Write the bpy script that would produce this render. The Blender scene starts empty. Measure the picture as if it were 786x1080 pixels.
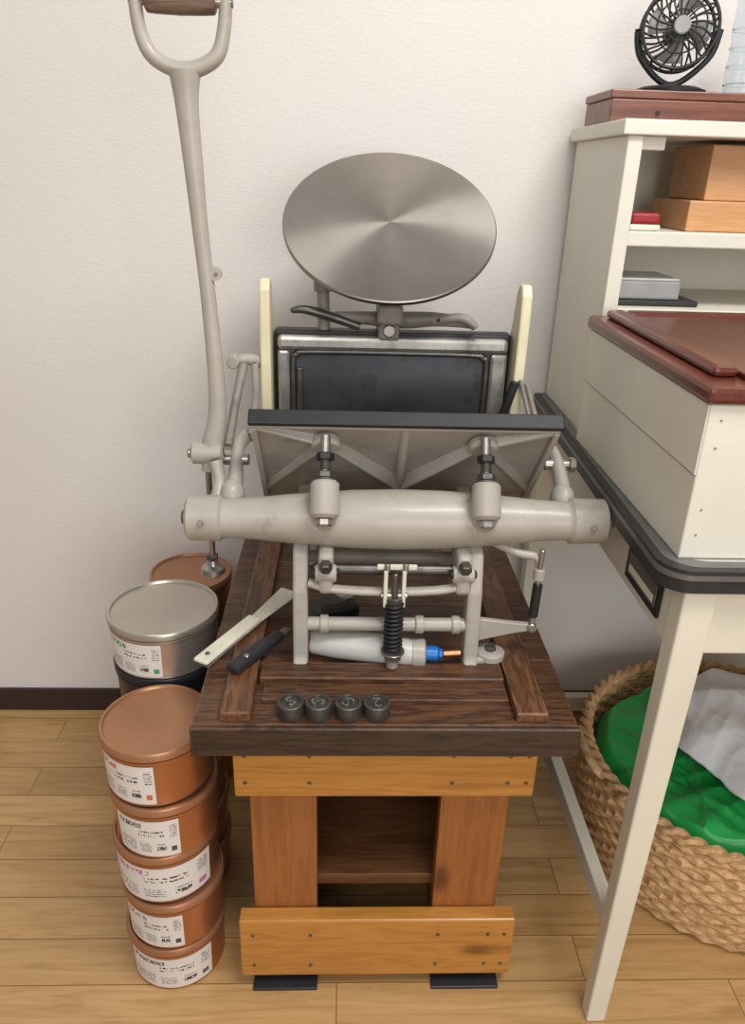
import bpy, bmesh, math, random
from mathutils import Vector, Matrix, noise
random.seed(4)
sc=bpy.context.scene
sc.view_settings.view_transform='Standard'
COL=sc.collection

def lin(r,g,b):
    f=lambda c:(c/255/12.92) if c/255<=.04045 else ((c/255+.055)/1.055)**2.4
    return (f(r),f(g),f(b),1)

# ---------------------------------------------------------------- materials
def newmat(name):
    m=bpy.data.materials.new(name); m.use_nodes=True
    nt=m.node_tree; b=nt.nodes['Principled BSDF']
    return m,nt,b
def setc(ramp,stops):
    el=ramp.color_ramp.elements
    while len(el)>1: el.remove(el[-1])
    el[0].position=stops[0][0]; el[0].color=stops[0][1]
    for p,c in stops[1:]:
        e=el.new(p); e.color=c
def coords(nt,scale=(1,1,1),kind='Object'):
    tc=nt.nodes.new('ShaderNodeTexCoord'); mp=nt.nodes.new('ShaderNodeMapping')
    mp.inputs['Scale'].default_value=scale
    nt.links.new(tc.outputs[kind],mp.inputs['Vector']); return mp.outputs[0]
def noise_n(nt,vec,scale,detail=4,rough=.55,dist=0):
    n=nt.nodes.new('ShaderNodeTexNoise'); n.inputs['Scale'].default_value=scale
    n.inputs['Detail'].default_value=detail; n.inputs['Roughness'].default_value=rough
    n.inputs['Distortion'].default_value=dist
    nt.links.new(vec,n.inputs['Vector']); return n
def bump(nt,b,src,strength,dist=.002):
    bp=nt.nodes.new('ShaderNodeBump'); bp.inputs['Strength'].default_value=strength
    bp.inputs['Distance'].default_value=dist
    nt.links.new(src,bp.inputs['Height']); nt.links.new(bp.outputs[0],b.inputs['Normal'])
def edge_wear(nt,radius=.003,lo=.9985,hi=.96):
    """1 on worn edges, 0 on flats - from real geometry"""
    bv=nt.nodes.new('ShaderNodeBevel'); bv.samples=4; bv.inputs['Radius'].default_value=radius
    ge=nt.nodes.new('ShaderNodeNewGeometry')
    d=nt.nodes.new('ShaderNodeVectorMath'); d.operation='DOT_PRODUCT'
    nt.links.new(bv.outputs[0],d.inputs[0]); nt.links.new(ge.outputs['Normal'],d.inputs[1])
    mr=nt.nodes.new('ShaderNodeMapRange'); mr.inputs['From Min'].default_value=lo; mr.inputs['From Max'].default_value=hi
    nt.links.new(d.outputs['Value'],mr.inputs['Value']); return mr.outputs[0]
def mixc(nt,fac,a,b,mode='MIX'):
    mm=nt.nodes.new('ShaderNodeMix'); mm.data_type='RGBA'; mm.blend_type=mode
    for s,x in ((mm.inputs[0],fac),(mm.inputs[6],a),(mm.inputs[7],b)):
        if isinstance(x,(int,float)) or isinstance(x,tuple): s.default_value=x
        else: nt.links.new(x,s)
    return mm.outputs[2]
def paint(name,c,rough=.45,metal=0,var=.12,scale=25,bs=.15,spec=.5,coat=0,grime=None):
    m,nt,b=newmat(name); v=coords(nt)
    n=noise_n(nt,v,scale,5)
    r=nt.nodes.new('ShaderNodeValToRGB')
    c=lin(*c); d=tuple(x*(1-var) for x in c[:3])+(1,); e=tuple(min(1,x*(1+var*.6)) for x in c[:3])+(1,)
    setc(r,[(.3,d),(.7,e)]); nt.links.new(n.outputs[0],r.inputs[0])
    out=r.outputs[0]
    if grime:
        g=noise_n(nt,v,grime[1],8,.7); gr=nt.nodes.new('ShaderNodeValToRGB'); setc(gr,[(.56,(0,0,0,1)),(.68,(grime[2],)*3+(1,))])
        nt.links.new(g.outputs[0],gr.inputs[0]); out=mixc(nt,gr.outputs[0],out,lin(*grime[0]))
    nt.links.new(out,b.inputs['Base Color'])
    b.inputs['Roughness'].default_value=rough; b.inputs['Metallic'].default_value=metal
    b.inputs['Specular IOR Level'].default_value=spec
    b.inputs['Coat Weight'].default_value=coat
    if bs: 
        n2=noise_n(nt,v,scale*12,3); bump(nt,b,n2.outputs[0],bs,.001)
    return m
def wood(name,dark,mid,light,axis='X',rough=.4,ring=14,coat=.15,knots=True,wear=None):
    m,nt,b=newmat(name)
    s={'X':(.7,9,9),'Y':(9,.7,9),'Z':(9,9,.7)}[axis]
    v=coords(nt,s)
    n=noise_n(nt,v,1.6,6,.6,1.2)
    n2=noise_n(nt,v,ring,8,.7)
    mx=nt.nodes.new('ShaderNodeMath'); mx.operation='MULTIPLY_ADD'; mx.inputs[1].default_value=.6
    nt.links.new(n.outputs[0],mx.inputs[0])
    h=nt.nodes.new('ShaderNodeMath'); h.operation='MULTIPLY'; h.inputs[1].default_value=.4
    nt.links.new(n2.outputs[0],h.inputs[0]); nt.links.new(h.outputs[0],mx.inputs[2])
    r=nt.nodes.new('ShaderNodeValToRGB')
    if wear: st=[(.38,lin(*dark)),(.46,lin(*mid)),(.50,lin(*light)),(.535,lin(*dark)),(.56,lin(*mid)),(.61,lin(*light)),(.68,lin(*dark))]
    else: st=[(.32,lin(*dark)),(.43,lin(*mid)),(.50,lin(*light)),(.545,lin(*mid)),(.60,lin(*light)),(.72,lin(*dark))]
    setc(r,st)
    nt.links.new(mx.outputs[0],r.inputs[0])
    out=r.outputs[0]
    if knots:
        s2={'X':(4,9,9),'Y':(9,4,9),'Z':(9,9,4)}[axis]
        vv=coords(nt,s2); vo=nt.nodes.new('ShaderNodeTexVoronoi'); vo.inputs['Scale'].default_value=.9
        nt.links.new(vv,vo.inputs['Vector'])
        kr=nt.nodes.new('ShaderNodeValToRGB'); setc(kr,[(.0,(.25,.2,.18,1)),(.07,(.5,.42,.38,1)),(.11,(.85,.8,.78,1)),(.16,(1,1,1,1))])
        nt.links.new(vo.outputs['Distance'],kr.inputs[0])
        out=mixc(nt,1.0,out,kr.outputs[0],'MULTIPLY')
    if wear:
        e=edge_wear(nt); k=noise_n(nt,coords(nt),45,4)
        kk=nt.nodes.new('ShaderNodeMapRange'); kk.inputs['From Min'].default_value=.4; kk.inputs['From Max'].default_value=.6; kk.inputs['To Max'].default_value=.8
        nt.links.new(k.outputs[0],kk.inputs['Value'])
        ml=nt.nodes.new('ShaderNodeMath'); ml.operation='MULTIPLY'; nt.links.new(e,ml.inputs[0]); nt.links.new(kk.outputs[0],ml.inputs[1])
        out=mixc(nt,ml.outputs[0],out,lin(*wear))
    nt.links.new(out,b.inputs['Base Color'])
    b.inputs['Roughness'].default_value=rough; b.inputs['Coat Weight'].default_value=coat; b.inputs['Coat Roughness'].default_value=.25
    bump(nt,b,mx.outputs[0],.25,.002)
    return m

M={}
M['grey']=paint('grey_enamel',(170,163,153),.40,0,.10,18,.08,.5,.1,((120,108,94),26,.35))
M['greyd']=paint('grey_enamel_dirty',(134,127,118),.5,0,.25,40,.2,.5,0,((84,74,64),30,.6))
M['platen']=paint('grey_platen_casting',(158,151,142),.42,0,.22,12,.2,.5,0,((104,92,80),22,.5))
M['steel']=paint('worn_steel',(172,168,162),.28,.9,.2,40,.1,.5,0,((90,78,66),30,.5))
M['chase']=paint('bright_chase_steel',(186,182,176),.30,.75,.3,22,.1,.5,0,((96,88,80),18,.6))
M['dsteel']=paint('oily_steel',(105,102,98),.38,.8,.3,60,.2)
M['truck']=paint('roller_truck_steel',(102,99,95),.35,.7,.3,60,.2)
M['black']=paint('black_iron',(28,28,30),.5,0,.3,50,.2)
M['rubber']=paint('black_rubber',(42,42,45),.42,0,.15,50,.05)
M['bed']=paint('blued_bed_steel',(84,84,88),.36,.6,.35,9,.1,.5,0,((60,52,48),14,.7))
M['cream']=paint('ivory_enamel',(222,212,176),.45,0,.1,14,.1)
M['white']=paint('white_paint',(224,219,204),.5,0,.06,9,.2)
M['deskp']=paint('desk_cream_paint',(222,216,198),.4,0,.05,9,.05)
M['blue']=paint('blue_plastic',(20,110,190),.35)
M['copperp']=paint('copper_pipe',(190,130,90),.3,.9)
M['tinc']=paint('copper_tin',(190,128,84),.30,.7,.1,10,.03)
M['tinl']=paint('copper_tin_lid',(174,126,94),.36,.55,.1,8,.05)
M['tins']=paint('silver_tin',(190,184,172),.30,.8,.1,10,.03)
M['tinb']=paint('black_tin',(52,52,56),.3,.5,.1,10,.03)
M['red']=paint('red_plastic',(150,20,28),.35)
M['greenp']=paint('green_vinyl',(38,168,80),.36,0,.22,14,.1)
M['towel']=paint('white_towel',(248,248,252),.95,0,.08,70,1.0,.1)
M['plas']=paint('grey_plastic',(150,150,148),.35)
M['plasl']=paint('white_plastic',(200,200,198),.3)
M['pipe']=paint('pale_grey_tube',(192,189,184),.35,0,.06)
M['top']=paint('desk_laminate',(190,186,178),.35,0,.05,12,.02)
M['ivory']=paint('ivory_plastic',(222,216,196),.4)
M['paperc']=paint('label_card',(225,215,190),.6)
M['w_dark']=wood('stained_pine_dark_x',(50,31,20),(82,53,34),(106,71,46),'X',.42,wear=(138,98,66))
M['w_darky']=wood('stained_pine_dark_y',(68,42,26),(102,66,41),(126,84,54),'Y',.42,wear=(150,108,74))
M['w_edge']=wood('stained_pine_edge',(32,22,17),(50,36,26),(66,46,33),'X',.45,wear=(120,84,56))
M['w_beam']=wood('varnished_pine_beam',(134,84,32),(170,112,46),(190,132,58),'X',.32,8,.4)
M['w_post']=wood('varnished_pine_post',(108,62,27),(138,82,37),(156,96,45),'Z',.32,8,.4)
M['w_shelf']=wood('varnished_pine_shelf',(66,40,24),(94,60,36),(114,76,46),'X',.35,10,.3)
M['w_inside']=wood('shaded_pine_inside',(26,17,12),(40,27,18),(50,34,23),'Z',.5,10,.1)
M['w_mah']=wood('mahogany',(74,30,20),(92,38,26),(102,46,31),'Y',.28,10,.45,False)
M['w_red']=wood('rosewood_plank',(78,40,27),(104,58,41),(124,76,56),'X',.4,12,.2,False)
M['w_box']=wood('light_beech',(178,126,78),(194,142,92),(204,154,106),'X',.45,10,.1,False)
M['w_grip']=wood('grip_wood',(60,44,36),(92,70,58),(130,108,92),'X',.5,10,.1,False)
M['rim']=paint('aluminium_edge',(120,120,118),.35,.5)

def mat_disc():
    m,nt,b=newmat('brushed_disc_steel')
    v=coords(nt); n=noise_n(nt,v,7,4)
    r=nt.nodes.new('ShaderNodeValToRGB'); setc(r,[(.3,lin(152,146,138)),(.7,lin(170,165,158))])
    nt.links.new(n.outputs[0],r.inputs[0]); nt.links.new(r.outputs[0],b.inputs['Base Color'])
    b.inputs['Metallic'].default_value=.95; b.inputs['Roughness'].default_value=.34
    b.inputs['Anisotropic'].default_value=.9
    t=nt.nodes.new('ShaderNodeTangent'); t.direction_type='RADIAL'; t.axis='Z'
    nt.links.new(t.outputs[0],b.inputs['Tangent'])
    return m
M['disc']=mat_disc()
def mat_wall():
    m,nt,b=newmat('embossed_wallpaper'); v=coords(nt,(1,1,1))
    n=noise_n(nt,v,1.2,2); r=nt.nodes.new('ShaderNodeValToRGB')
    setc(r,[(.3,lin(219,213,208)),(.7,lin(225,220,215))]); nt.links.new(n.outputs[0],r.inputs[0])
    nt.links.new(r.outputs[0],b.inputs['Base Color']); b.inputs['Roughness'].default_value=.85
    v2=coords(nt,(110,110,260)); n2=noise_n(nt,v2,1,3); bump(nt,b,n2.outputs[0],.34,.002)
    return m
def mat_floor():
    m,nt,b=newmat('oak_plank_floor')
    v=coords(nt,(1,1,1))
    br=nt.nodes.new('ShaderNodeTexBrick'); br.inputs['Scale'].default_value=1
    br.inputs['Brick Width'].default_value=.62; br.inputs['Row Height'].default_value=.078
    br.inputs['Mortar Size'].default_value=.0010; br.inputs['Mortar Smooth'].default_value=.3; br.offset=.37
    br.inputs['Color1'].default_value=(0,0,0,1); br.inputs['Color2'].default_value=(1,1,1,1); br.inputs['Mortar'].default_value=(.5,.5,.5,1)
    nt.links.new(v,br.inputs['Vector'])
    sh=nt.nodes.new('ShaderNodeVectorMath'); sh.operation='MULTIPLY_ADD'
    nt.links.new(br.outputs['Color'],sh.inputs[0]); sh.inputs[1].default_value=(3,9,5)
    v2=coords(nt,(1.6,20,1)); nt.links.new(v2,sh.inputs[2])
    n=noise_n(nt,sh.outputs[0],2.4,8,.65,1.4)
    r=nt.nodes.new('ShaderNodeValToRGB'); setc(r,[(.25,lin(164,124,76)),(.5,lin(198,158,104)),(.75,lin(212,176,124))])
    nt.links.new(n.outputs[0],r.inputs[0])
    r2=nt.nodes.new('ShaderNodeValToRGB'); setc(r2,[(0,(.78,.75,.71,1)),(1,(1.0,1.0,1.0,1))])
    nt.links.new(br.outputs['Color'],r2.inputs[0])
    o=mixc(nt,1.0,r.outputs[0],r2.outputs[0],'MULTIPLY')
    o=mixc(nt,br.outputs['Fac'],o,lin(124,90,54))
    nt.links.new(o,b.inputs['Base Color'])
    b.inputs['Roughness'].default_value=.34; b.inputs['Coat Weight'].default_value=.2
    return m
def mat_label(name,tint,seed):
    m,nt,b=newmat(name)
    tc=nt.nodes.new('ShaderNodeTexCoord')
    sp=nt.nodes.new('ShaderNodeSeparateXYZ'); nt.links.new(tc.outputs['UV'],sp.inputs[0])
    def math(op,a,bv,c=None):
        n=nt.nodes.new('ShaderNodeMath'); n.operation=op
        for i,x in enumerate((a,bv,c)):
            if x is None: continue
            if isinstance(x,(int,float)): n.inputs[i].default_value=x
            else: nt.links.new(x,n.inputs[i])
        return n.outputs[0]
    U=sp.outputs[0];V=sp.outputs[1]
    def rows(nr,dens,v0,v1,u0,u1,th,sd,fill=.55):
        rv=math('MULTIPLY',V,nr); fr=math('FRACT',rv,0); fl=math('FLOOR',rv,0)
        rm=math('LESS_THAN',fr,fill)
        cb=nt.nodes.new('ShaderNodeCombineXYZ'); nt.links.new(math('MULTIPLY',U,dens),cb.inputs[0]); nt.links.new(math('MULTIPLY_ADD',fl,7.3,sd),cb.inputs[1])
        nt.links.new(math('MULTIPLY',fr,1.6),cb.inputs[2])
        nn=nt.nodes.new('ShaderNodeTexNoise'); nn.inputs['Scale'].default_value=1; nn.inputs['Detail'].default_value=2
        nt.links.new(cb.outputs[0],nn.inputs['Vector'])
        k=math('GREATER_THAN',nn.outputs[0],th)
        k=math('MULTIPLY',k,rm)
        for a in (math('GREATER_THAN',V,v0),math('LESS_THAN',V,v1),math('GREATER_THAN',U,u0),math('LESS_THAN',U,u1)): k=math('MULTIPLY',k,a)
        return k
    a=rows(13,110,.10,.42,.05,.34,.5,seed); a2=rows(15,120,.10,.36,.40,.58,.48,seed+20,.5)
    c=rows(6,60,.56,.72,.40,.78,.5,seed+3,.7); d=rows(15,110,.5,.88,.86,.97,.48,seed+9)
    d2=rows(6,60,.17,.36,.66,.80,.44,seed+31,.7)
    k=math('MAXIMUM',math('MAXIMUM',a,c),math('MAXIMUM',d,math('MAXIMUM',a2,d2)))
    hd=rows(5.2,64,.78,.92,.06,.46,.48,seed+14,.8)
    o=mixc(nt,k,lin(222,216,210),lin(70,64,68))
    sw=math('MULTIPLY',math('MULTIPLY',math('GREATER_THAN',V,.12),math('LESS_THAN',V,.26)),math('MULTIPLY',math('GREATER_THAN',U,.87),math('LESS_THAN',U,.95)))
    o=mixc(nt,math('MAXIMUM',hd,sw),o,lin(*tint))
    nt.links.new(o,b.inputs['Base Color']); b.inputs['Roughness'].default_value=.5
    return m
def mat_wicker():
    m,nt,b=newmat('woven_seagrass'); v=coords(nt,(60,60,90)); n=noise_n(nt,v,1,4)
    r=nt.nodes.new('ShaderNodeValToRGB'); setc(r,[(.25,lin(150,108,68)),(.5,lin(202,162,114)),(.75,lin(224,190,146))])
    nt.links.new(n.outputs[0],r.inputs[0]); nt.links.new(r.outputs[0],b.inputs['Base Color']); b.inputs['Roughness'].default_value=.7
    bump(nt,b,n.outputs[0],.5,.003); return m
M['wicker']=mat_wicker()
def mat_clear():
    m,nt,b=newmat('clear_plastic'); b.inputs['Base Color'].default_value=lin(240,246,250)
    b.inputs['Transmission Weight'].default_value=1; b.inputs['Roughness'].default_value=.05; b.inputs['IOR'].default_value=1.2
    n=noise_n(nt,coords(nt),80,2); bump(nt,b,n.outputs[0],.2,.001)
    return m
M['clear']=mat_clear()

# ---------------------------------------------------------------- geometry helpers
def group(name,loc=(0,0,0)):
    e=bpy.data.objects.new(name,None); e.empty_display_size=.05; e.location=loc; COL.objects.link(e); return e
def reg(name,me,mat,parent=None,smooth=False,bev=0,seg=2):
    o=bpy.data.objects.new(name,me); COL.objects.link(o)
    if mat: me.materials.append(M[mat] if isinstance(mat,str) else mat)
    if parent:
        o.parent=parent; o.matrix_parent_inverse=Matrix.Translation(-Vector(parent.location))
    if smooth:
        for p in me.polygons: p.use_smooth=True
        try: me.set_sharp_from_angle(angle=math.radians(40))
        except Exception: pass
    if bev:
        b=o.modifiers.new('bevel','BEVEL'); b.width=bev; b.segments=seg; b.limit_method='ANGLE'; b.angle_limit=math.radians(35)
    return o
def mesh(verts,faces,name='m'):
    me=bpy.data.meshes.new(name); me.from_pydata([tuple(v) for v in verts],[],faces); me.validate()
    bm=bmesh.new(); bm.from_mesh(me); bmesh.ops.recalc_face_normals(bm,faces=bm.faces); bm.to_mesh(me); bm.free()
    return me
def box(name,x,y,z,mat,parent=None,bev=.002):
    v=[(a,b,c) for a in x for b in y for c in z]
    f=[(0,1,3,2),(4,6,7,5),(0,4,5,1),(2,3,7,6),(0,2,6,4),(1,5,7,3)]
    return reg(name,mesh(v,f,name),mat,parent,False,bev)
def prism(name,poly,axis,a,b,mat,parent=None,bev=.002):
    """extrude 2-D polygon; axis X: poly=(y,z); axis Y: (x,z); axis Z: (x,y)"""
    def P(p,t): return {'X':(t,p[0],p[1]),'Y':(p[0],t,p[1]),'Z':(p[0],p[1],t)}[axis]
    n=len(poly); v=[P(p,a) for p in poly]+[P(p,b) for p in poly]
    f=[tuple(range(n)),tuple(range(2*n-1,n-1,-1))]+[(i,(i+1)%n,n+(i+1)%n,n+i) for i in range(n)]
    return reg(name,mesh(v,f,name),mat,parent,False,bev)
def frame_of(d):
    d=Vector(d).normalized(); u=Vector((0,0,1)) if abs(d.z)<.9 else Vector((1,0,0))
    s=d.cross(u).normalized(); t=s.cross(d).normalized(); return d,s,t
def lathe(name,p0,d,prof,mat,parent=None,seg=40,smooth=True,closed=False):
    """prof=[(t,r)...] along direction d from p0"""
    d,s,t=frame_of(d); p0=Vector(p0); v=[];f=[]
    for (h,r) in prof:
        for i in range(seg):
            a=2*math.pi*i/seg; v.append(p0+d*h+(s*math.cos(a)+t*math.sin(a))*r)
    n=len(prof)
    for k in range(n-1):
        for i in range(seg):
            j=(i+1)%seg; f.append((k*seg+i,k*seg+j,(k+1)*seg+j,(k+1)*seg+i))
    if closed:
        for i in range(seg):
            j=(i+1)%seg; f.append(((n-1)*seg+i,(n-1)*seg+j,j,i))
    else:
        if prof[0][1]>1e-5: f.append(tuple(range(seg)))
        if prof[-1][1]>1e-5: f.append(tuple((n-1)*seg+i for i in range(seg)))
    return reg(name,mesh(v,f,name),mat,parent,smooth)
def cyl(name,p0,p1,r,mat,parent=None,seg=24,r1=None,bev=.0015):
    p0=Vector(p0);p1=Vector(p1);L=(p1-p0).length; r1=r if r1 is None else r1
    e=min(bev,L*.3,r*.4)
    return lathe(name,p0,p1-p0,[(0,max(r-e,1e-4)),(e,r),(L-e,r1),(L,max(r1-e,1e-4))],mat,parent,seg)
def hexbolt(name,p0,p1,r,mat,parent): return cyl(name,p0,p1,r,mat,parent,6)
def catmull(P,n=6):
    P=[Vector(p) for p in P]; out=[]
    for i in range(len(P)-1):
        a=P[max(i-1,0)];b=P[i];c=P[i+1];d=P[min(i+2,len(P)-1)]
        for k in range(n):
            t=k/n; out.append(.5*((2*b)+(c-a)*t+(2*a-5*b+4*c-d)*t*t+(3*b-a-3*c+d)*t**3))
    out.append(P[-1]); return out
def tube(name,pts,r,mat,parent=None,seg=14,n=6,flat=1.0,flatdir=None):
    """smooth swept tube; r number or per-control-point list"""
    rs=r if isinstance(r,(list,tuple)) else [r]*len(pts)
    P4=catmull([Vector((rs[i],0,0)) for i in range(len(pts))],n); P=catmull(pts,n)
    v=[];f=[]; prev=None
    for i,p in enumerate(P):
        d=(P[min(i+1,len(P)-1)]-P[max(i-1,0)]).normalized()
        if flatdir is not None:
            t=(Vector(flatdir)-d*d.dot(Vector(flatdir))).normalized(); s=t.cross(d)
        elif prev is None: _,s,t=frame_of(d)
        else:
            s=(prev-d*prev.dot(d)).normalized(); t=d.cross(s)
        prev=s; rr=P4[i].x
        for k in range(seg):
            a=2*math.pi*k/seg; v.append(p+s*math.cos(a)*rr+t*math.sin(a)*rr*flat)
    m=len(P)
    for i in range(m-1):
        for k in range(seg):
            j=(k+1)%seg; f.append((i*seg+k,i*seg+j,(i+1)*seg+j,(i+1)*seg+k))
    f.append(tuple(range(seg))); f.append(tuple((m-1)*seg+k for k in range(seg)))
    return reg(name,mesh(v,f,name),mat,parent,True)
def ball(name,c,rad,mat,parent=None,seg=20):
    v=[];f=[]; rad=rad if isinstance(rad,(tuple,list)) else (rad,)*3; R=seg//2
    v.append((c[0],c[1],c[2]+rad[2]))
    for i in range(1,R):
        for k in range(seg):
            a=math.pi*i/R;b=2*math.pi*k/seg
            v.append((c[0]+rad[0]*math.sin(a)*math.cos(b),c[1]+rad[1]*math.sin(a)*math.sin(b),c[2]+rad[2]*math.cos(a)))
    v.append((c[0],c[1],c[2]-rad[2]))
    for k in range(seg):
        j=(k+1)%seg; f.append((0,1+k,1+j)); f.append((len(v)-1,1+(R-2)*seg+j,1+(R-2)*seg+k))
        for i in range(R-2): f.append((1+i*seg+k,1+(i+1)*seg+k,1+(i+1)*seg+j,1+i*seg+j))
    return reg(name,mesh(v,f,name),mat,parent,True)
def torus(name,c,axis,R,r,mat,parent=None,seg=40,ms=10):
    d,s,t=frame_of(axis); c=Vector(c); v=[];f=[]
    for i in range(seg):
        a=2*math.pi*i/seg; e=s*math.cos(a)+t*math.sin(a)
        for k in range(ms):
            b=2*math.pi*k/ms; v.append(c+e*(R+r*math.cos(b))+d*r*math.sin(b))
    for i in range(seg):
        for k in range(ms):
            i2=(i+1)%seg;k2=(k+1)%ms; f.append((i*ms+k,i2*ms+k,i2*ms+k2,i*ms+k2))
    return reg(name,mesh(v,f,name),mat,parent,True)

# ---------------------------------------------------------------- room
YW=1.44
fl=box('floor',(-2.6,2.8),(-2.2,YW+.1),(-.05,0),mat_floor(),None,0)
wb=box('wall_back',(-2.6,2.8),(YW,YW+.1),(0,2.6),mat_wall(),None,0)
bb=paint('baseboard_vinyl',(52,38,32),.45)
box('baseboard_back',(-2.6,2.8),(YW-.008,YW),(0,.058),bb,None,.001)

# ---------------------------------------------------------------- wooden stand
st=group('wooden_press_stand',(.06,1.0,0))
ZB=.523
for i,(a,b) in enumerate([(.754,.895),(.896,1.04),(1.041,1.185),(1.186,1.33)]):
    box('top_plank_%d'%(i+1),(-.184,.300),(a,b),(.484,ZB),'w_dark',st,.002)
box('front_edge_board',(-.186,.302),(.746,.7535),(.480,ZB+.0005),'w_edge',st,.002)
box('edge_strip_left',(-.150,-.112),(.760,1.32),(ZB,ZB+.014),'w_darky',st,.002)
box('edge_strip_right',(.222,.262),(.760,1.32),(ZB,ZB+.014),'w_darky',st,.002)
box('front_strip',(-.108,.219),(.832,.868),(ZB,ZB+.014),'w_dark',st,.002)
box('front_step',(-.102,.219),(.797,.8315),(ZB,ZB+.006),'w_dark',st,.001)
box('upper_beam',(-.140,.262),(.775,.80),(.385,.479),'w_beam',st,.003)
box('lower_beam',(-.145,.265),(.775,.80),(.025,.145),'w_beam',st,.003)
for nm,x in (('left',(-.124,-.031)),('right',(.142,.238))):
    box('post_front_'+nm,x,(.801,.826),(.02,.479),'w_post',st,.002)
for nm,x in (('left',(-.124,-.100)),('right',(.214,.238))):
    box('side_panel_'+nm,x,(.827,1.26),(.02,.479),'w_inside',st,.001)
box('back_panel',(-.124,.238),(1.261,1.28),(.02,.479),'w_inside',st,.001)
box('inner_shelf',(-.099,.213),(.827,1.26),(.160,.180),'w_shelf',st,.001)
box('foot_beam_left',(-.115,-.045),(.80,1.26),(.006,.024),'w_post',st,.001)
box('foot_beam_right',(.155,.235),(.80,1.26),(.006,.024),'w_post',st,.001)
box('rubber_pad_left',(-.128,-.030),(.768,.86),(0,.006),'rubber',st,.001)
box('rubber_pad_right',(.146,.250),(.768,.86),(0,.006),'rubber',st,.001)
k=0
for x in (-.125,-.04,.15,.225,.25):
    for z in (.41,.455,.05,.115):
        k+=1; cyl('screw_%d'%k,(x,.7752,z),(x,.7738,z),.0028,'dsteel',st,12)

# ---------------------------------------------------------------- letterpress
pr=group('tabletop_letterpress',(.07,1.0,ZB))
YS,ZS=.92,.728
prof=[(0,.024),(.004,.030),(.045,.031),(.048,.027),(.052,.027),(.056,.026),(.09,.028),(.15,.034),(.22,.039),(.28,.0405),(.34,.039),(.41,.034),(.47,.028),(.504,.026),(.508,.027),(.512,.031),(.556,.030),(.562,.024)]
lathe('cross_shaft',(-.207,YS,ZS),(1,0,.006),prof,'grey',pr,48)
for sx,xx in (('left',-.209),('right',.357)):
    cyl('shaft_end_pin_'+sx,(xx-.004,YS,ZS+.001),(xx+.006,YS,ZS+.001),.010,'dsteel',pr)
for nm,xx in (('left',-.183),('right',.328)):
    cyl('grub_screw_'+nm,(xx,.888,.735),(xx,.8885-.003,.736),.004,'greyd',pr)
for i,x in enumerate((-.024,.182)):
    n='impression_screw_%d_'%(i+1)
    ball(n+'lug',(x,.903,.748),(.024,.026,.028),'grey',pr)
    a=Vector((x,.871,.752)); b=Vector((x,.896,.793)); d=(b-a).normalized()
    cyl(n+'boss',a,b,.0185,'grey',pr,28,bev=.004)
    hexbolt(n+'head',a-d*.010,a,.010,'steel',pr)
    cyl(n+'washer',b,b+d*.003,.014,'dsteel',pr)
    hexbolt(n+'nut',b+d*.003,b+d*.012,.012,'dsteel',pr)
    cyl(n+'thread',b,b+d*.060,.0065,'steel',pr)
    hexbolt(n+'locknut',b+d*.026,b+d*.036,.0115,'black',pr)
    for q in range(7): torus(n+'thread_ring_%d'%q,b+d*(.014+.0018*q),d,.0065,.0009,'dsteel',pr,16,6)
# platen (tilted local frame)
T=Vector((.080,.93,.860)); w=Vector((0,.147,-.17)).normalized(); X=Vector((1,0,0)); N=Vector((0,-.17,-.147)).normalized()
def pbox(name,u0,u1,t0,t1,n0,n1,mat,bev=.002):
    v=[T+X*a+w*b+N*c for a in (u0,u1) for b in (t0,t1) for c in (n0,n1)]
    f=[(0,1,3,2),(4,6,7,5),(0,4,5,1),(2,3,7,6),(0,2,6,4),(1,5,7,3)]
    return reg(name,mesh(v,f,name),mat,pr,False,bev)
pbox('platen_plate',-.200,.200,.004,.222,-.010,0,'platen')
pbox('platen_rim_top',-.200,.200,.004,.010,-.010,.006,'grey')
pbox('platen_rim_bottom',-.200,.200,.212,.222,-.010,.008,'grey')
pbox('platen_rim_left',-.200,-.192,.010,.212,-.010,.008,'grey')
pbox('platen_rim_right',.192,.200,.010,.212,-.010,.008,'grey')
pbox('tympan_bale',-.203,.203,-.004,.004,-.016,.006,'black',.002)
pbox('tympan_packing',-.198,.198,.004,.205,-.015,-.010,'black')
def rib(name,p,q,hw,h0,h1,mat='grey'):
    """tapered ridge from p=(u,t) to q on the platen back"""
    p=Vector(p);q=Vector(q);d=(q-p).normalized();s=Vector((-d.y,d.x))
    P=lambda a,n:T+X*a.x+w*a.y+N*n
    v=[P(p-s*hw,-.001),P(p+s*hw,-.001),P(p+s*hw*.35,h0),P(p-s*hw*.35,h0),P(q-s*hw,-.001),P(q+s*hw,-.001),P(q+s*hw*.35,h1),P(q-s*hw*.35,h1)]
    f=[(0,1,2,3),(4,5,6,7),(0,1,5,4),(1,2,6,5),(2,3,7,6),(3,0,4,7)]
    reg(name,mesh(v,f,name),mat,pr,False,.002)
rib('rib_centre',(0,.010),(0,.215),.008,.004,.024)
for s_,nm in ((-1,'left'),(1,'right')):
    rib('rib_inner_'+nm,(.103*s_,.040),(.004*s_,.150),.0075,.014,.020)
    rib('rib_outer_'+nm,(.103*s_,.040),(.195*s_,.18),.007,.014,.006)
    rib('rib_upper_'+nm,(.103*s_,.040),(.194*s_,.014),.0065,.014,.005)
    pc=T+X*.104*s_+w*.040
    cyl('platen_boss_'+nm,pc,pc+N*.016,.020,'grey',pr,bev=.004)
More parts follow.
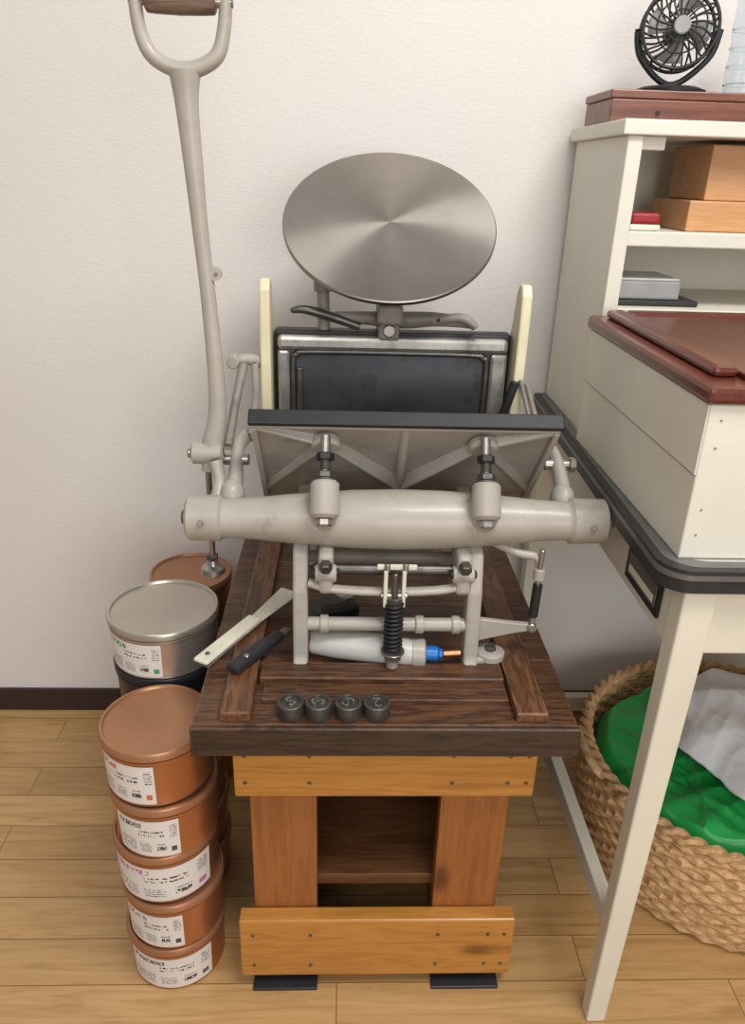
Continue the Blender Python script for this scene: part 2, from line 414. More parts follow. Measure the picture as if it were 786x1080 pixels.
# bed
box('bed_casting',(-.104,.241),(1.106,1.135),(.69,.942),'black',pr,.004)
box('bed_face',(-.085,.222),(1.100,1.106),(.70,.926),'bed',pr,.001)
box('chase_top',(-.098,.235),(1.090,1.106),(.916,.937),'chase',pr,.006,)
box('chase_left',(-.098,-.081),(1.090,1.106),(.70,.916),'chase',pr,.004)
box('chase_right',(.211,.235),(1.090,1.106),(.70,.916),'chase',pr,.004)
tube('chase_fillet',[(-.075,1.099,.72),(-.076,1.099,.80),(-.076,1.098,.896),(-.070,1.097,.909),(-.055,1.097,.913),(.07,1.097,.914),(.185,1.097,.913),(.200,1.097,.908),(.206,1.098,.896),(.206,1.099,.80),(.205,1.099,.72)],.0045,'dsteel',pr)
box('quoin_left',(-.071,-.062),(1.094,1.100),(.80,.89),'dsteel',pr,.002)
def rail(nm,x0,x1,dx=0):
    poly=[(1.075,.70),(1.070,.80),(1.072,.90),(1.076,.96),(1.080,1.000),(1.090,1.014),(1.106,1.014),(1.118,1.002),(1.125,.96),(1.150,.90),(1.165,.80),(1.170,.70)]
    o=prism('roller_rail_'+nm,poly,'X',x0,x1,'cream',pr,.003)
    for v in o.data.vertices: v.co.x+=dx*max(0,(1.0-v.co.z))/.2
rail('left',-.121,-.106,.0); rail('right',.245,.260,-.004)
# side frames
for nm,x0,x1 in (('left',-.066,-.046),('right',.168,.188)):
    poly=[(.850,ZB),(.898,ZB),(.900,ZB+.02),(.905,.60),(.925,.66),(.99,.68),(1.10,.68),(1.15,.63),(1.17,ZB+.015),(1.17,ZB),(1.24,ZB),(1.24,ZB+.015),(1.215,.62),(1.18,.78),(1.14,.80),(1.10,.74),(1.0,.72),(.93,.71),(.892,.69),(.878,.64),(.868,ZB+.02)]
    prism('side_frame_'+nm,poly,'X',x0,x1,'grey',pr,.004)
for nm,x in (('right',.208),):
    s_=1
    lathe('foot_lug_'+nm,(x,.885,ZB+.0145),(0,0,1),[(0,.020),(.008,.020),(.010,.017)],'grey',pr,28)
    lathe('foot_pad_'+nm,(x,.885,ZB),(0,0,1),[(0,.016),(.0145,.016)],'greyd',pr,28)
    box('foot_web_'+nm,(min(x,x-s_*.03),max(x,x-s_*.03)),(.869,.899),(ZB,ZB+.020),'grey',pr,.003)
    hexbolt('foot_bolt_'+nm,(x,.885,ZB+.0245),(x,.885,ZB+.031),.008,'dsteel',pr)
for nm in ('left','right'):
    box('rear_support_'+nm,((-.125,-.106) if nm=='left' else (.243,.258)),(1.09,1.16),(.66,.72),'grey',pr,.003)
for nm,a,b in (('left',-.125,-.056),('right',.178,.258)):
    box('shoulder_'+nm,(a,b),(1.10,1.15),(.66,.69),'grey',pr,.004)
# cross members
cyl('tie_rod_front',(-.055,.885,.588),(.177,.885,.588),.0095,'grey',pr)
for x in (-.03,.10,.15): cyl('tie_collar_%d'%int(x*1000+100),(x,.885,.588),(x+.012,.885,.588),.0125,'grey',pr)
cyl('tie_rod_upper',(-.04,.90,.665),(.165,.90,.665),.0075,'dsteel',pr)
tube('yoke_strap',[(-.045,.885,.652),(-.01,.880,.645),(.06,.878,.643),(.13,.880,.645),(.168,.885,.652)],.008,'grey',pr,14,6,.7,(0,0,1))
cyl('tie_rod_rear',(-.055,.985,.640),(.177,.985,.640),.009,'grey',pr)
tube('pump_tube',[(-.045,.905,.545),(-.01,.898,.546),(.04,.890,.546),(.085,.882,.5455),(.104,.879,.545)],[.015,.019,.021,.020,.018],'pipe',pr,20)
lathe('pump_tube_cap',(.098,.8795,.545),(1,-.03,.0),[(0,.0205),(.016,.0205),(.018,.018)],'grey',pr)
cyl('air_fitting',(.116,.879,.545),(.134,.878,.545),.0105,'blue',pr)
cyl('air_fitting_nut',(.134,.878,.545),(.140,.878,.545),.0075,'blue',pr,6)
cyl('copper_pipe',(.140,.878,.545),(.166,.878,.547),.0055,'copperp',pr)
for i,x in enumerate((-.022,.160)):
    n='hinge_lug_%d'%(i+1)
    box(n,(x-.010,x+.010),(.872,.93),(.640,.70),'grey',pr,.006)
    cyl(n+'_eye',(x-.014,.882,.668),(x+.014,.882,.668),.012,'grey',pr)
    cyl(n+'_pin',(x-.018,.882,.668),(x+.018,.882,.668),.006,'black',pr)
    hexbolt(n+'_nut',(x,.875,.686),(x,.862,.682),.0085,'dsteel',pr)
# index plate, clevis, spring
box('index_plate',(.045,.097),(.868,.874),(.681,.687),'ivory',pr,.001)
cyl('index_ball_1',(.058,.866,.678),(.058,.868,.690),.004,'steel',pr); cyl('index_ball_2',(.082,.866,.678),(.082,.868,.690),.004,'steel',pr)
box('clevis_left',(.054,.059),(.862,.878),(.628,.682),'ivory',pr,.001)
box('clevis_right',(.078,.083),(.862,.878),(.628,.682),'ivory',pr,.001)
cyl('clevis_pin',(.050,.870,.642),(.087,.870,.642),.004,'steel',pr)
cyl('spring_rod',(.069,.860,.540),(.069,.870,.675),.0045,'dsteel',pr)
pts=[]
for i in range(11*10+1):
    a=2*math.pi*i/10; pts.append((.069+.0110*math.cos(a),.864+.0110*math.sin(a),.562+.072*i/110))
tube('return_spring',pts,.0026,'black',pr,7,1)
hexbolt('spring_nut_top',(.069,.866,.632),(.069,.867,.642),.012,'dsteel',pr)
hexbolt('spring_nut_bottom',(.069,.859,.549),(.069,.860,.560),.0125,'steel',pr)
cyl('spring_seat',(.069,.860,.560),(.069,.860,.5625),.0165,'steel',pr)
cyl('rod_foot',(.069,.8565,ZB+.014),(.069,.858,.549),.008,'greyd',pr)
# right pointer arm with grip rod
prism('pointer_arm',[(.188,.562),(.235,.574),(.268,.580),(.272,.586),(.262,.590),(.235,.592),(.188,.598)],'Y',.884,.892,'grey',pr,.002)
cyl('pointer_knob',(.262,.880,.585),(.262,.896,.585),.007,'steel',pr)
cyl('grip_rod',(.262,.888,.586),(.266,.895,.70),.004,'steel',pr)
cyl('grip_rod_sleeve',(.2625,.888,.600),(.265,.892,.650),.0065,'black',pr)
cyl('grip_rod_head',(.265,.893,.655),(.2655,.894,.672),.008,'grey',pr)
tube('grip_rod_bend',[(.266,.895,.665),(.262,.90,.685),(.235,.905,.69),(.20,.92,.70)],.006,'grey',pr)
# end brackets and links
for nm,s_,x0 in (('left',-1,-.150),('right',1,.300)):
    tube('side_link_'+nm,[(x0,.935,.735),(x0+.002,.97,.765),(x0,1.02,.79),(x0-.004*s_,1.08,.79)],[.018,.015,.012,.012],'grey',pr,14,6,.7,(1,0,0))
    ball('side_link_knuckle_'+nm,(x0,.95,.748),(.017,.022,.024),'grey',pr)
    cyl('link_pin_'+nm,(x0-.018,1.0,.782),(x0+.018,1.0,.782),.008,'steel',pr)
    hexbolt('link_nut_'+nm,(x0+.018*s_,1.0,.782),(x0+.027*s_,1.0,.782),.011,'greyd',pr)
    cyl('link_cross_'+nm,((-.15,1.08,.79) if s_<0 else (.30,1.08,.79)),((-.106,1.10,.79) if s_<0 else (.243,1.10,.79)),.010,'grey',pr)
# hand lever
LX=[(-.184,.985,.770),(-.182,.988,.800),(-.172,.992,.845),(-.171,.995,.90),(-.176,1.0,1.00),(-.181,1.0,1.08),(-.185,1.0,1.16),(-.188,1.0,1.22),(-.188,1.0,1.252)]
tube('lever_arm',LX,[.012,.014,.0125,.0110,.0098,.0100,.0118,.0140,.019],'grey',pr,18,8,.75,(0,1,0))
lathe('lever_hub',(-.208,.987,.795),(1,0,0),[(0,.012),(.002,.015),(.040,.015),(.042,.012)],'grey',pr,24)
cyl('lever_hub_pin',(-.214,.987,.795),(-.208,.987,.795),.007,'steel',pr)
tube('lever_fork',[(-.239,1.0,1.36),(-.238,1.0,1.32),(-.235,1.0,1.290),(-.226,1.0,1.268),(-.208,1.0,1.256),(-.188,1.0,1.252),(-.168,1.0,1.256),(-.150,1.0,1.268),(-.142,1.0,1.290),(-.138,1.0,1.32),(-.137,1.0,1.36)],[.0075,.0075,.0078,.0085,.0090,.0095,.0090,.0085,.0078,.0075,.0075],'grey',pr,14)
lathe('lever_grip',(-.227,1.0,1.318),(1,0,0),[(0,.009),(.002,.012),(.012,.0128),(.039,.0135),(.066,.0128),(.076,.012),(.078,.009)],'w_grip',pr,24)
cyl('lever_grip_rod',(-.245,1.0,1.318),(-.130,1.0,1.318),.0055,'steel',pr)
ball('fork_end_left',(-.239,1.0,1.362),.0085,'grey',pr); ball('fork_end_right',(-.137,1.0,1.362),.0085,'grey',pr)
lathe('lever_catch_eye',(-.166,.995,1.030),(0,1,0),[(0,.0085),(.010,.0085)],'grey',pr,20)
cyl('lever_catch_hole',(-.164,.9935,1.030),(-.164,.996,1.030),.0025,'greyd',pr)
# toggle links beside the lever
tube('toggle_link',[(-.175,.975,.79),(-.168,.96,.765),(-.172,.94,.735)],[.010,.008,.012],'grey',pr,12)
tube('toggle_link_outer',[(-.160,.99,.800),(-.150,1.02,.86),(-.143,1.06,.90)],[.007,.006,.007],'greyd',pr,12)
tube('feed_bracket',[(-.158,1.07,.903),(-.145,1.07,.906),(-.128,1.08,.903),(-.122,1.09,.895)],[.006,.008,.008,.006],'grey',pr,12)
tube('feed_bracket_leg',[(-.130,1.075,.903),(-.129,1.075,.87),(-.131,1.075,.84),(-.135,1.06,.80)],[.006,.005,.005,.005],'grey',pr,12)
cyl('feed_pin',(-.158,1.06,.903),(-.158,1.085,.903),.009,'grey',pr)
cyl('adjuster_rod',(-.187,.985,.770),(-.192,1.0,.605),.0045,'steel',pr)
lathe('adjuster_foot',(-.192,1.0,.600),(0,0,1),[(0,.014),(.004,.018),(.012,.017),(.016,.009),(.024,.007)],'steel',pr,24)
hexbolt('adjuster_nut',(-.192,.999,.625),(-.1915,.998,.634),.009,'dsteel',pr)
# gripper / roller cross bar above the bed
tube('roller_hook_bar',[(-.020,1.105,.963),(.02,1.105,.962),(.08,1.105,.960),(.13,1.105,.962),(.178,1.105,.957),(.186,1.105,.950)],[.007,.009,.012,.010,.007,.005],'greyd',pr,14)
tube('gripper_arm_left',[(-.078,1.09,.972),(-.060,1.09,.974),(-.035,1.095,.968),(-.010,1.10,.960),(.020,1.10,.950)],[.004,.006,.007,.007,.006],'dsteel',pr,12)
tube('gripper_arm_right',[(.13,1.10,.962),(.165,1.095,.966),(.185,1.09,.955)],[.006,.007,.005],'greyd',pr,12)
cyl('disc_pawl_post',(-.032,1.12,.94),(-.034,1.12,1.005),.009,'greyd',pr)
cyl('disc_pawl_cap',(-.034,1.12,.995),(-.034,1.12,1.012),.013,'greyd',pr)
box('bar_bracket',(.046,.076),(1.085,1.115),(.934,.960),'greyd',pr,.004)
cyl('bracket_boss',(.061,1.080,.948),(.061,1.09,.948),.009,'steel',pr)
cyl('disc_stem',(.060,1.13,.93),(.060,1.155,1.075),.016,'greyd',pr)
box('disc_yoke',(.043,.079),(1.07,1.13),(.958,.985),'greyd',pr,.004)
cyl('throw_off_grip',(.226,1.06,.82),(.243,1.06,.885),.0065,'black',pr)
cyl('throw_off_arm',(.262,1.07,.88),(.285,1.03,.80),.004,'greyd',pr)
cyl('throw_off_arm_2',(.252,1.07,.885),(.278,1.02,.79),.003,'greyd',pr)
# ink disc
R=.152; bm=bmesh.new()
dp=[(-.010,.04),(-.006,R-.008),(-.003,R),(.002,R),(.0035,R-.0015)]
seg=128; rings=[]
for h,r in dp+[(.0035,R*.6),(.0035,R*.2),(.0035,.01)]:
    rings.append([bm.verts.new((r*math.cos(2*math.pi*i/seg),r*math.sin(2*math.pi*i/seg),h)) for i in range(seg)])
for a,b in zip(rings,rings[1:]):
    for i in range(seg): bm.faces.new((a[i],a[(i+1)%seg],b[(i+1)%seg],b[i]))
bm.faces.new(rings[-1]); bm.faces.new(list(reversed(rings[0])))
me=bpy.data.meshes.new('ink_disc'); bmesh.ops.recalc_face_normals(bm,faces=bm.faces); bm.to_mesh(me); bm.free()
dk=reg('ink_disc',me,'disc',pr,True)
dk.location=(.060,1.15,1.086); dk.rotation_euler=(math.radians(37.5),0,0)

# ---------------------------------------------------------------- tins
def tin(name,cx,cy,z0,r,h,body,lid,label=None,seed=1,tint=(200,80,140)):
    g=group(name,(cx,cy,z0))
    lathe('body',(cx,cy,z0),(0,0,1),[(0,r-.008),(.002,r-.005),(.004,r-.0055),(h*.30,r-.0045),(h*.78,r-.003),(h*.80,r-.001),(h*.84,r-.001),(h*.845,r-.003),(h*.90,r-.003)],body,g,56)
    lathe('lid',(cx,cy,z0+h*.86),(0,0,1),[(0,r-.002),(.001,r),(h*.14-.002,r),(h*.14,r-.0015),(h*.14,r-.005),(h*.14-.0035,r-.0065),(h*.14-.0035,.001)],lid,g,56)
    if label:
        v=[];f=[];n=28; a0,a1=label; zz=(z0+h*.06,z0+h*.77)
        for i in range(n+1):
            a=a0+(a1-a0)*i/n
            for z,dr in zip(zz,(.0044,.0024)): v.append((cx+(r-dr)*math.sin(a),cy-(r-dr)*math.cos(a),z))
        for i in range(n): f.append((2*i,2*i+2,2*i+3,2*i+1))
        me=bpy.data.meshes.new('label'); me.from_pydata(v,[],f); uv=me.uv_layers.new(name='UVMap')
        for lp in me.loops:
            k=lp.vertex_index; uv.data[lp.index].uv=((k//2)/n,k%2)
        reg('label',me,mat_label('tin_label_print_%d'%seed,tint,seed*11.7),g,True)
H5=.0925
tints=[(96,84,100),(70,70,80),(186,110,160),(80,70,76),(196,110,80)]
offs=[(.0,.0),(.004,-.002),(-.002,.002),(.003,-.001),(0,0)]
labs=[(-.95,.95),(-1.0,.35),(-1.25,1.15),(-.85,.45),(-1.2,.15)]
for i in range(5):
    tin('ink_tin',-.253+offs[4-i][0],.842+offs[4-i][1],i*H5,.0755,H5-.0005,'tinc','tinl' ,labs[i],i+1,tints[i])
for i in range(5):
    tin('ink_tin',-.272,1.005,i*H5,.081,H5-.0005,'tinb' if i==4 else 'tinc','tinb' if i==4 else 'tinl')
tin('ink_tin',-.272,1.003,5*H5,.083,.080,'tins','tins',(-1.1,.15),9,(60,150,90))
for i in range(5):
    tin('ink_tin',-.284,1.262,i*H5,.0755,H5-.0005,'tinc','tinl',None)

# ---------------------------------------------------------------- tools on the stand
g=group('ink_knife',(-.14,.94,ZB))
def slab(name,p,q,w0,w1,z0,z1,th,mat,parent,bev=.001):
    p=Vector((p[0],p[1]));q=Vector((q[0],q[1]));d=(q-p).normalized();s=Vector((-d.y,d.x))
    c=[(p-s*w0/2,z0),(p+s*w0/2,z0),(q+s*w1/2,z1),(q-s*w1/2,z1)]
    v=[(a.x,a.y,z) for a,z in c]+[(a.x,a.y,z+th) for a,z in c]
    f=[(0,1,2,3),(7,6,5,4)]+[(i,(i+1)%4,4+(i+1)%4,4+i) for i in range(4)]
    return reg(name,mesh(v,f,name),mat,parent,False,bev)
slab('handle',(-.190,.855),(-.128,.965),.024,.022,.5375,.540,.010,'ivory',g,.003)
slab('handle_core',(-.191,.853),(-.129,.964),.0245,.0225,.5405,.543,.003,'dsteel',g,.001)
slab('blade',(-.128,.965),(-.082,1.045),.020,.034,.541,.545,.003,'ivory',g,.001)
cyl('handle_hole',(-.182,.870,.547),(-.182,.870,.5495),.0035,'dsteel',g)
g=group('box_cutter',(-.10,.88,ZB))
slab('grip',(-.145,.838),(-.103,.902),.022,.022,.5375,.539,.014,'rubber',g,.004)
slab('grip_tail',(-.103,.902),(-.088,.926),.020,.016,.539,.539,.010,'rubber',g,.003)
slab('blade_carrier',(-.089,.924),(-.078,.942),.014,.012,.540,.540,.004,'steel',g,.001)
cyl('grip_screw',(-.128,.860,.550),(-.128,.860,.5535),.004,'steel',g)
g=group('ink_spatula',(-.02,1.03,ZB))
slab('blade',(-.055,1.00),(-.005,1.045),.030,.036,ZB+.004,ZB+.012,.003,'dsteel',g)
slab('grip',(-.03,1.005),(.025,1.02),.022,.020,ZB,ZB+.002,.016,'black',g,.004)
slab('grip_end',(-.012,1.06),(.012,1.075),.026,.024,ZB,ZB,.010,'plasl',g,.002)

for i,x in enumerate((-.063,-.028,.010,.046)):
    g=group('roller_truck',(x,.772,ZB)); y=.776; z=ZB
    lathe('wheel',(x,y,z),(0,0,1),[(0,.0155),(.001,.0172),(.019,.0172),(.020,.0162),(.020,.0130),(.017,.0120),(.017,.0045),(.020,.004),(.020,.0022),(.002,.002)],'truck',g,32)
    cu=bpy.data.curves.new('engraved_mark','FONT'); cu.body='SSS2'[i]; cu.size=.024; cu.extrude=.0012; cu.align_x='CENTER'; cu.align_y='CENTER'
    o=bpy.data.objects.new('engraved_mark',cu); COL.objects.link(o); cu.materials.append(M['chase'])
    o.parent=g; o.location=(0,.004,.0185); o.rotation_euler=(0,0,.5+i*.9)

# ---------------------------------------------------------------- desk
dg=group('white_steel_desk',(.9,1.05,0))
ZD=.770
def rpoly(ins):
    x0f,x0b,y0,y1,x1=.347+ins,.368+ins,.705+ins,1.43,1.75
    r=.035; c=[]
    for k in range(9):
        a=math.pi+ (math.pi/2)*k/8; c.append((x0f+r+r*math.cos(a),y0+r+r*math.sin(a)))
    return [(x1,y1),(x0b,y1)]+c+[(x1,y0)]
prism('worktop',rpoly(.006),'Z',ZD-.024,ZD,'top',dg,.002)
def strip(name,ins,z0,z1,mat,th=.008):
    a=rpoly(ins)[1:]; b=rpoly(ins+th)[1:]
    v=[];f=[]
    for p,q in zip(a,b):
        v+=[(p[0],p[1],z0),(p[0],p[1],z1),(q[0],q[1],z1),(q[0],q[1],z0)]
    for i in range(len(a)-1):
        for k in range(4): f.append((4*i+k,4*i+(k+1)%4,4*i+4+(k+1)%4,4*i+4+k))
    f.append((0,1,2,3)); n=4*(len(a)-1); f.append((n,n+1,n+2,n+3))
    reg(name,mesh(v,f,name),mat,dg,True)
strip('edge_band',0,ZD-.026,ZD+.001,'rubber',.010)
strip('edge_trim_upper',-.0012,ZD-.010,ZD-.004,'rim',.01)
strip('edge_trim_top',.010,ZD-.002,ZD+.0012,'rim',.014)
prism('side_apron',[(.380,.735),(.383,1.38),(.403,1.38),(.40,.735)],'Z',.655,.744,'deskp',dg,.002)
box('front_apron',(.416,1.70),(.722,.742),(.655,.744),'deskp',dg,.002)
box('back_apron',(.40,1.70),(1.38,1.40),(.655,.744),'deskp',dg,.002)
def leg(nm,xt,xb,y0,y1):
    (a,b)=xt;(c,d)=xb
    v=[(c,y0,0),(d,y0,0),(d,y1,0),(c,y1,0),(a,y0-.002,.744),(b,y0-.002,.744),(b,y1+.004,.744),(a,y1+.004,.744)]
    f=[(0,1,2,3),(4,5,6,7)]+[(i,(i+1)%4,4+(i+1)%4,4+i) for i in range(4)]
    reg('leg_'+nm,mesh(v,f,nm),'deskp',dg,False,.003)
leg('front_left',(.377,.416),(.374,.402),.716,.742)
leg('front_right',(1.66,1.70),(1.662,1.695),.716,.742)
leg('back_left',(.372,.410),(.374,.402),1.355,1.382)
leg('back_right',(1.66,1.70),(1.662,1.695),1.355,1.382)
box('stretcher_left',(.378,.398),(.742,1.355),(.170,.205),'deskp',dg,.002)
box('stretcher_right',(1.668,1.690),(.742,1.355),(.170,.205),'deskp',dg,.002)
box('stretcher_back',(.40,1.665),(1.372,1.392),(.05,.09),'deskp',dg,.002)
prism('label_holder',[(.3755,.770),(.3755,.880),(.380,.880),(.380,.770)],'Z',.672,.722,'black',dg,.001)
prism('label_card',[(.3748,.778),(.3748,.872),(.376,.872),(.376,.778)],'Z',.682,.712,'rim',dg,.0005)
box('label_paper',(.3742,.3752),(.784,.866),(.686,.696),'paperc',dg,0)

# ---------------------------------------------------------------- case box with mahogany lid
g=group('white_wooden_case',(.65,.94,ZD))
box('body',(.371,.95),(.736,1.150),(ZD+.001,.9465),'white',g,.002)
box('side_cleat_seam',(.3702,.3715),(.738,1.149),(.8680,.8692),'rim',g,0)
box('side_upper_board',(.3690,.3709),(.7365,1.149),(.8694,.9460),'white',g,.0008)
for i,(x,z) in enumerate(((.385,.80),(.385,.83),(.385,.90),(.385,.93),(.47,.79))):
    cyl('nail_%d'%i,(x,.7365,z),(x,.7352,z),.0014,'greyd',g,10)
box('lid_base',(.364,.957),(.729,1.156),(.947,.966),'w_mah',g,.006)
box('lid_border_left',(.384,.412),(.770,1.136),(.966,.978),'w_mah',g,.006)
box('lid_border_back',(.412,.937),(1.108,1.136),(.966,.978),'w_mah',g,.006)
box('lid_panel',(.413,.937),(.740,1.107),(.966,.9725),'w_mah',g,.002)

# ---------------------------------------------------------------- shelf unit
g=group('white_desk_shelf',(.8,1.3,ZD))
box('side_left',(.388,.410),(1.162,1.425),(ZD+.001,1.210),'white',g,.002)
box('side_right',(1.10,1.122),(1.162,1.425),(ZD+.001,1.210),'white',g,.002)
box('top_board',(.378,1.132),(1.155,1.428),(1.210,1.230),'white',g,.002)
box('mid_shelf',(.410,1.10),(1.165,1.42),(1.064,1.085),'white',g,.002)
box('low_shelf',(.410,1.10),(1.165,1.42),(.955,.975),'white',g,.002)
box('back_board',(.410,1.10),(1.421,1.427),(ZD+.001,1.210),'white',g,0)
box('corner_block',(.410,.445),(1.17,1.19),(1.192,1.210),'white',g,.002)

g=group('wooden_drawer_box',(.57,1.25,1.085))
box('body',(.503,.66),(1.19,1.34),(1.0855,1.128),'w_box',g,.002)
g=group('wooden_drawer_box',(.60,1.25,1.128))
box('body',(.527,.68),(1.20,1.34),(1.1285,1.203),'w_box',g,.002)
g=group('stamp_pad',(.44,1.2,1.085))
box('base',(.414,.460),(1.175,1.225),(1.0855,1.094),'ivory',g,.003)
box('lid',(.415,.459),(1.176,1.224),(1.0945,1.110),'red',g,.004)
g=group('plastic_case',(.46,1.25,.975))
box('tray',(.413,.545),(1.19,1.31),(.9755,.984),'rubber',g,.002)
box('body',(.414,.515),(1.195,1.30),(.9845,1.012),'plas',g,.003)
box('cover',(.416,.513),(1.197,1.298),(1.0122,1.016),'plasl',g,.002)

# ---------------------------------------------------------------- plank, fan, cup on top
g=group('rosewood_box',(.6,1.31,1.2305))
box('body',(.384,.80),(1.25,1.38),(1.2305,1.262),'w_red',g,.002)
box('cover',(.382,.802),(1.248,1.382),(1.2625,1.274),'w_red',g,.002)
cyl('catch',(.455,1.248,1.244),(.455,1.2465,1.244),.003,'black',g)
fg=group('desk_fan',(.48,1.31,1.274))
fc=Vector((.485,1.300,1.358)); ax=Vector((-.22,-1,.06)).normalized(); d_,s_v,t_v=frame_of(ax)
FR=.053
torus('cage_rim_front',fc+ax*.016,ax,FR,.0026,'black',fg)
torus('cage_rim_back',fc-ax*.016,ax,FR,.0026,'black',fg)
torus('cage_ring_mid',fc+ax*.024,ax,FR*.66,.0013,'black',fg)
torus('cage_ring_inner',fc+ax*.026,ax,FR*.38,.0013,'black',fg)
for i in range(20):
    a=2*math.pi*i/20; e=s_v*math.cos(a)+t_v*math.sin(a); e2=s_v*math.cos(a+.35)+t_v*math.sin(a+.35)
    tube('cage_wire_%d'%i,[fc+ax*.027+e*.010,fc+ax*.025+(e*.6+e2*.4)*FR*.6,fc+ax*.016+e2*FR,fc+e2*(FR+.001),fc-ax*.016+e2*FR,fc-ax*.024+(e*.5+e2*.5)*FR*.6,fc-ax*.026+e*.012],.0015,'black',fg,6,4)
cyl('hub_cap',fc+ax*.022,fc+ax*.031,.012,'plas',fg)
cyl('motor',fc-ax*.034,fc-ax*.004,.018,'black',fg)
for i in range(4):
    v=[];f=[];n=6
    for j in range(n+1):
        rr=.010+.036*j/n
        for q in (0,.5,1):
            a=2*math.pi*i/4+(-.45+.95*q)*(.7+.3*j/n)+.25*j/n
            v.append(fc+(s_v*math.cos(a)+t_v*math.sin(a))*rr+ax*(.010-.016*q))
    for j in range(n):
        for q in range(2): f.append((3*j+q,3*j+q+1,3*j+q+4,3*j+q+3))
    o=reg('blade_%d'%i,mesh(v,f),'plas',fg,True); m=o.modifiers.new('s','SOLIDIFY'); m.thickness=.0012
lathe('base',(.485,1.300,1.2745),(0,0,1),[(0,.052),(.004,.053),(.008,.042),(.010,.018),(.011,.014)],'black',fg,40)
tube('stand_arc',[fc+s_v*(FR+.006)+Vector((0,0,.0)),fc+s_v*(FR*.9)-t_v*FR*.72+ax*0,Vector((.485,1.300,1.286)),fc-s_v*(FR*.9)-t_v*FR*.72,fc-s_v*(FR+.006)],.0045,'black',fg,10,8)
g=group('clear_plastic_cup',(.60,1.31,1.274))
cx0=.598
lathe('shell',(cx0,1.31,1.2745),(0,0,1),[(0,.022),(.002,.024),(.03,.026),(.06,.024),(.09,.027),(.13,.026),(.131,.0250),(.09,.0258),(.06,.0228),(.03,.0248),(.004,.0225),(.003,.001)],'clear',g,36)
for q in range(4): torus('ridge_%d'%q,(cx0,1.31,1.29+.024*q),(0,0,1),.0255,.0012,'clear',g,36,6)

# ---------------------------------------------------------------- wicker basket with contents
bg=group('wicker_basket',(.724,1.07,0))
cx,cy=.728,1.07
v=[];f=[];NR=14; seg=168; ms=8
for k in range(NR):
    t=k/(NR-1); Rr=.252+.018*math.sin(t*math.pi*.6); z=.010+.0138*k
    base=len(v)
    for i in range(seg):
        a=2*math.pi*i/seg
        wv=.0030*math.sin(42*a+math.pi*(k%2)); rr=.0088*(1+.15*math.sin(84*a+k))
        for j in range(ms):
            b=2*math.pi*j/ms
            v.append((cx+(Rr+wv+rr*math.cos(b))*math.cos(a),cy+(Rr+wv+rr*math.cos(b))*math.sin(a),z+rr*math.sin(b)))
    for i in range(seg):
        for j in range(ms):
            i2=(i+1)%seg;j2=(j+1)%ms; f.append((base+i*ms+j,base+i2*ms+j,base+i2*ms+j2,base+i*ms+j2))
reg('woven_side',mesh(v,f),'wicker',bg,True)
lathe('bottom',(cx,cy,.002),(0,0,1),[(0,.245),(.010,.245)],'wicker',bg,64)
v=[];f=[]
for s0 in (0,math.pi):
    base=len(v)
    for i in range(280):
        a=2*math.pi*i/280; ph=30*a+s0
        c=Vector((cx+(.270+.006*math.cos(ph))*math.cos(a),cy+(.270+.006*math.cos(ph))*math.sin(a),.204+.006*math.sin(ph)))
        for j in range(6):
            b=2*math.pi*j/6; v.append(c+Vector((.0075*math.cos(b)*math.cos(a),.0075*math.cos(b)*math.sin(a),.0075*math.sin(b))))
    for i in range(280):
        for j in range(6):
            i2=(i+1)%280;j2=(j+1)%6; f.append((base+i*6+j,base+i2*6+j,base+i2*6+j2,base+i*6+j2))
reg('braided_rim',mesh(v,f),'wicker',bg,True)
for nm,s_ in (('left',-1),('right',1)):
    tube('handle_'+nm,[(cx+s_*.264,cy-.06,.196),(cx+s_*.284,cy-.045,.215),(cx+s_*.290,cy,.222),(cx+s_*.284,cy+.045,.215),(cx+s_*.264,cy+.06,.196)],.008,'wicker',bg,10)

def sheet(name,c,fn,zf,mat,th=.002,ns=240,nr=80):
    """soft draped sheet: star-shaped outline about centre c, height function zf(x,y,r)"""
    v=[];f=[]
    for k in range(nr+1):
        r=k/nr
        for i in range(ns):
            a=2*math.pi*i/ns; R_=fn(a)*max(r,.002)
            x=c[0]+R_*math.cos(a);y=c[1]+R_*math.sin(a)
            v.append((x,y,zf(x,y,r)))
    for k in range(nr):
        for i in range(ns):
            j=(i+1)%ns; f.append((k*ns+i,k*ns+j,(k+1)*ns+j,(k+1)*ns+i))
    f.append(tuple(range(ns)))
    o=reg(name,mesh(v,f,name),mat,None,True); m=o.modifiers.new('s','SOLIDIFY'); m.thickness=th; m.offset=-1
    return o
def ridge(x,y,ang,fr,sd):
    """straight sharp folds running along direction ang"""
    u=(x*math.cos(ang)+y*math.sin(ang)); w_=(-x*math.sin(ang)+y*math.cos(ang))
    return 1-2*abs(noise.noise(Vector((u*fr*.35,w_*fr,sd))))
def sstep(t): t=max(0,min(1,t)); return t*t*(3-2*t)
def gz(x,y,r):
    a=ridge(x,y,.25,18,1.0); b=ridge(x,y,-.9,26,5.0); c=ridge(x,y,1.9,44,9.0)
    wob=.02*noise.noise(Vector((x*6,y*6,1)))
    s1=sstep((1.00-(y+.35*(x-.6))+wob)/.006)          # folded layer edge, nearer part is one layer up
    s2=sstep(((x*.9-y*.35)-.20+wob)/.006)
    z=.190+.008*s1+.007*s2+.006*a+.0045*b+.0025*c
    return min(z,.2245)-.035*max(0,r-.92)/.08
sheet('green_vinyl_sheet',(.722,1.065),lambda a:(.243+.005*math.sin(5*a+1)+.003*math.sin(11*a)),gz,'greenp')
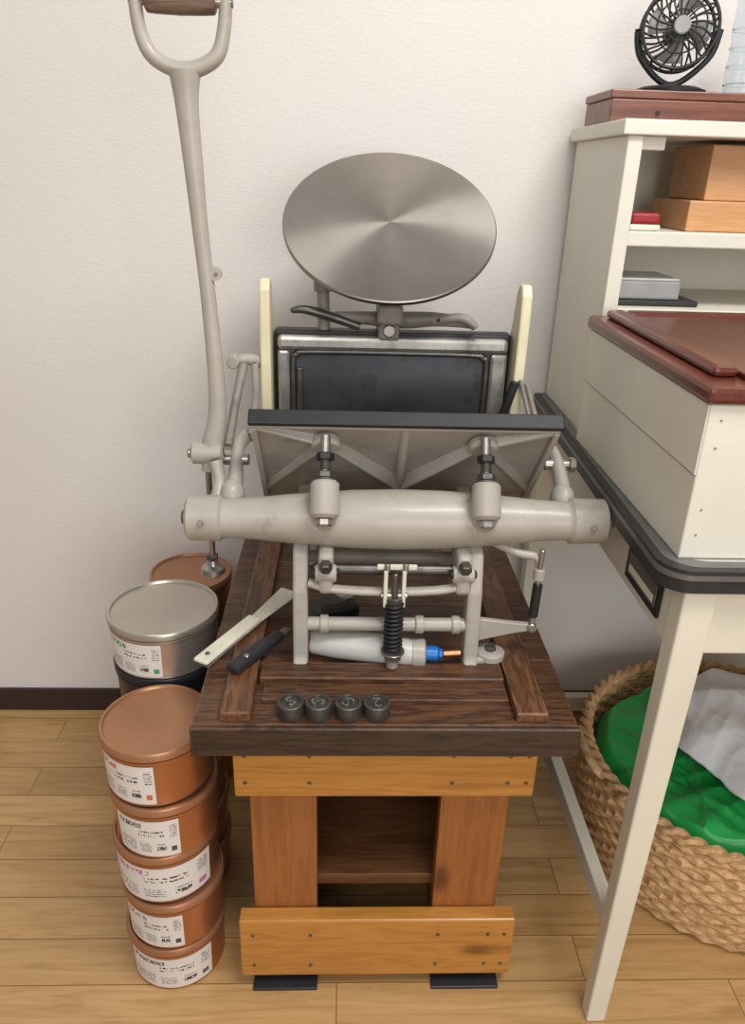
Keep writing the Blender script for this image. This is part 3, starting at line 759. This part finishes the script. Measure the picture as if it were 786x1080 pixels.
def tz(x,y,r):
    f1=ridge(x,y,.3,9,3.0); f2=ridge(x,y,-1.1,13,7.0); f3=ridge(x,y,.9,24,11.0)
    z=.258+.030*(1-r**3)+.010*f1*(1-.4*r)+.006*f2+.003*f3-.030*max(0,r-.86)/.14
    return max(z,.2285+.001*f3)
sheet('white_towel',(.774,1.068),lambda a:.182+.014*math.sin(3*a+.6)+.007*math.sin(8*a),tz,'towel',.002)

# cable at far left
tube('power_cord',[(-.90,1.20,.004),(-.80,1.15,.03),(-.735,1.18,.055),(-.728,1.25,.05),(-.74,1.32,.03),(-.80,1.40,.004)],.004,'plasl',None,10)

# ---------------------------------------------------------------- camera
p,yw,rl=map(math.radians,(24,2.4,1.8))
F=Vector((math.sin(yw)*math.cos(p),math.cos(yw)*math.cos(p),-math.sin(p)))
Rv=Vector((math.cos(yw),-math.sin(yw),0)); U=Rv.cross(F)
R2=Rv*math.cos(rl)+U*math.sin(rl); U2=U*math.cos(rl)-Rv*math.sin(rl)
cd=bpy.data.cameras.new('camera'); co=bpy.data.objects.new('camera',cd); COL.objects.link(co)
mt=Matrix((R2,U2,-F)).transposed().to_4x4(); mt.translation=(0,0,1.15); co.matrix_world=mt
cd.sensor_fit='VERTICAL'; cd.sensor_height=36; cd.lens=36*800/1080; cd.clip_start=.02
sc.camera=co

# ---------------------------------------------------------------- light
def area(name,loc,target,sx,sy,e,c=(1,1,1)):
    l=bpy.data.lights.new(name,'AREA'); l.shape='RECTANGLE'; l.size=sx; l.size_y=sy; l.energy=e; l.color=c
    o=bpy.data.objects.new(name,l); COL.objects.link(o); o.location=loc
    o.rotation_euler=(Vector(target)-Vector(loc)).to_track_quat('-Z','Y').to_euler(); return o
area('ceiling_light',(.65,.15,2.45),(.1,1.0,.4),1.0,.4,31,(1,.975,.94))
area('ceiling_light_rear',(-.6,-1.3,2.4),(.1,1.2,.6),1.2,.8,13,(1,.985,.96))
area('fill_light_rear',(.7,-2.1,1.3),(.4,1.2,.4),1.4,1.2,30,(1,.99,.98))  # added fill behind the camera to brighten under the desk, not a window
wd=bpy.data.worlds.new('world'); sc.world=wd; wd.use_nodes=True
bgn=wd.node_tree.nodes['Background']; bgn.inputs[0].default_value=(1,.99,.98,1); bgn.inputs[1].default_value=.35
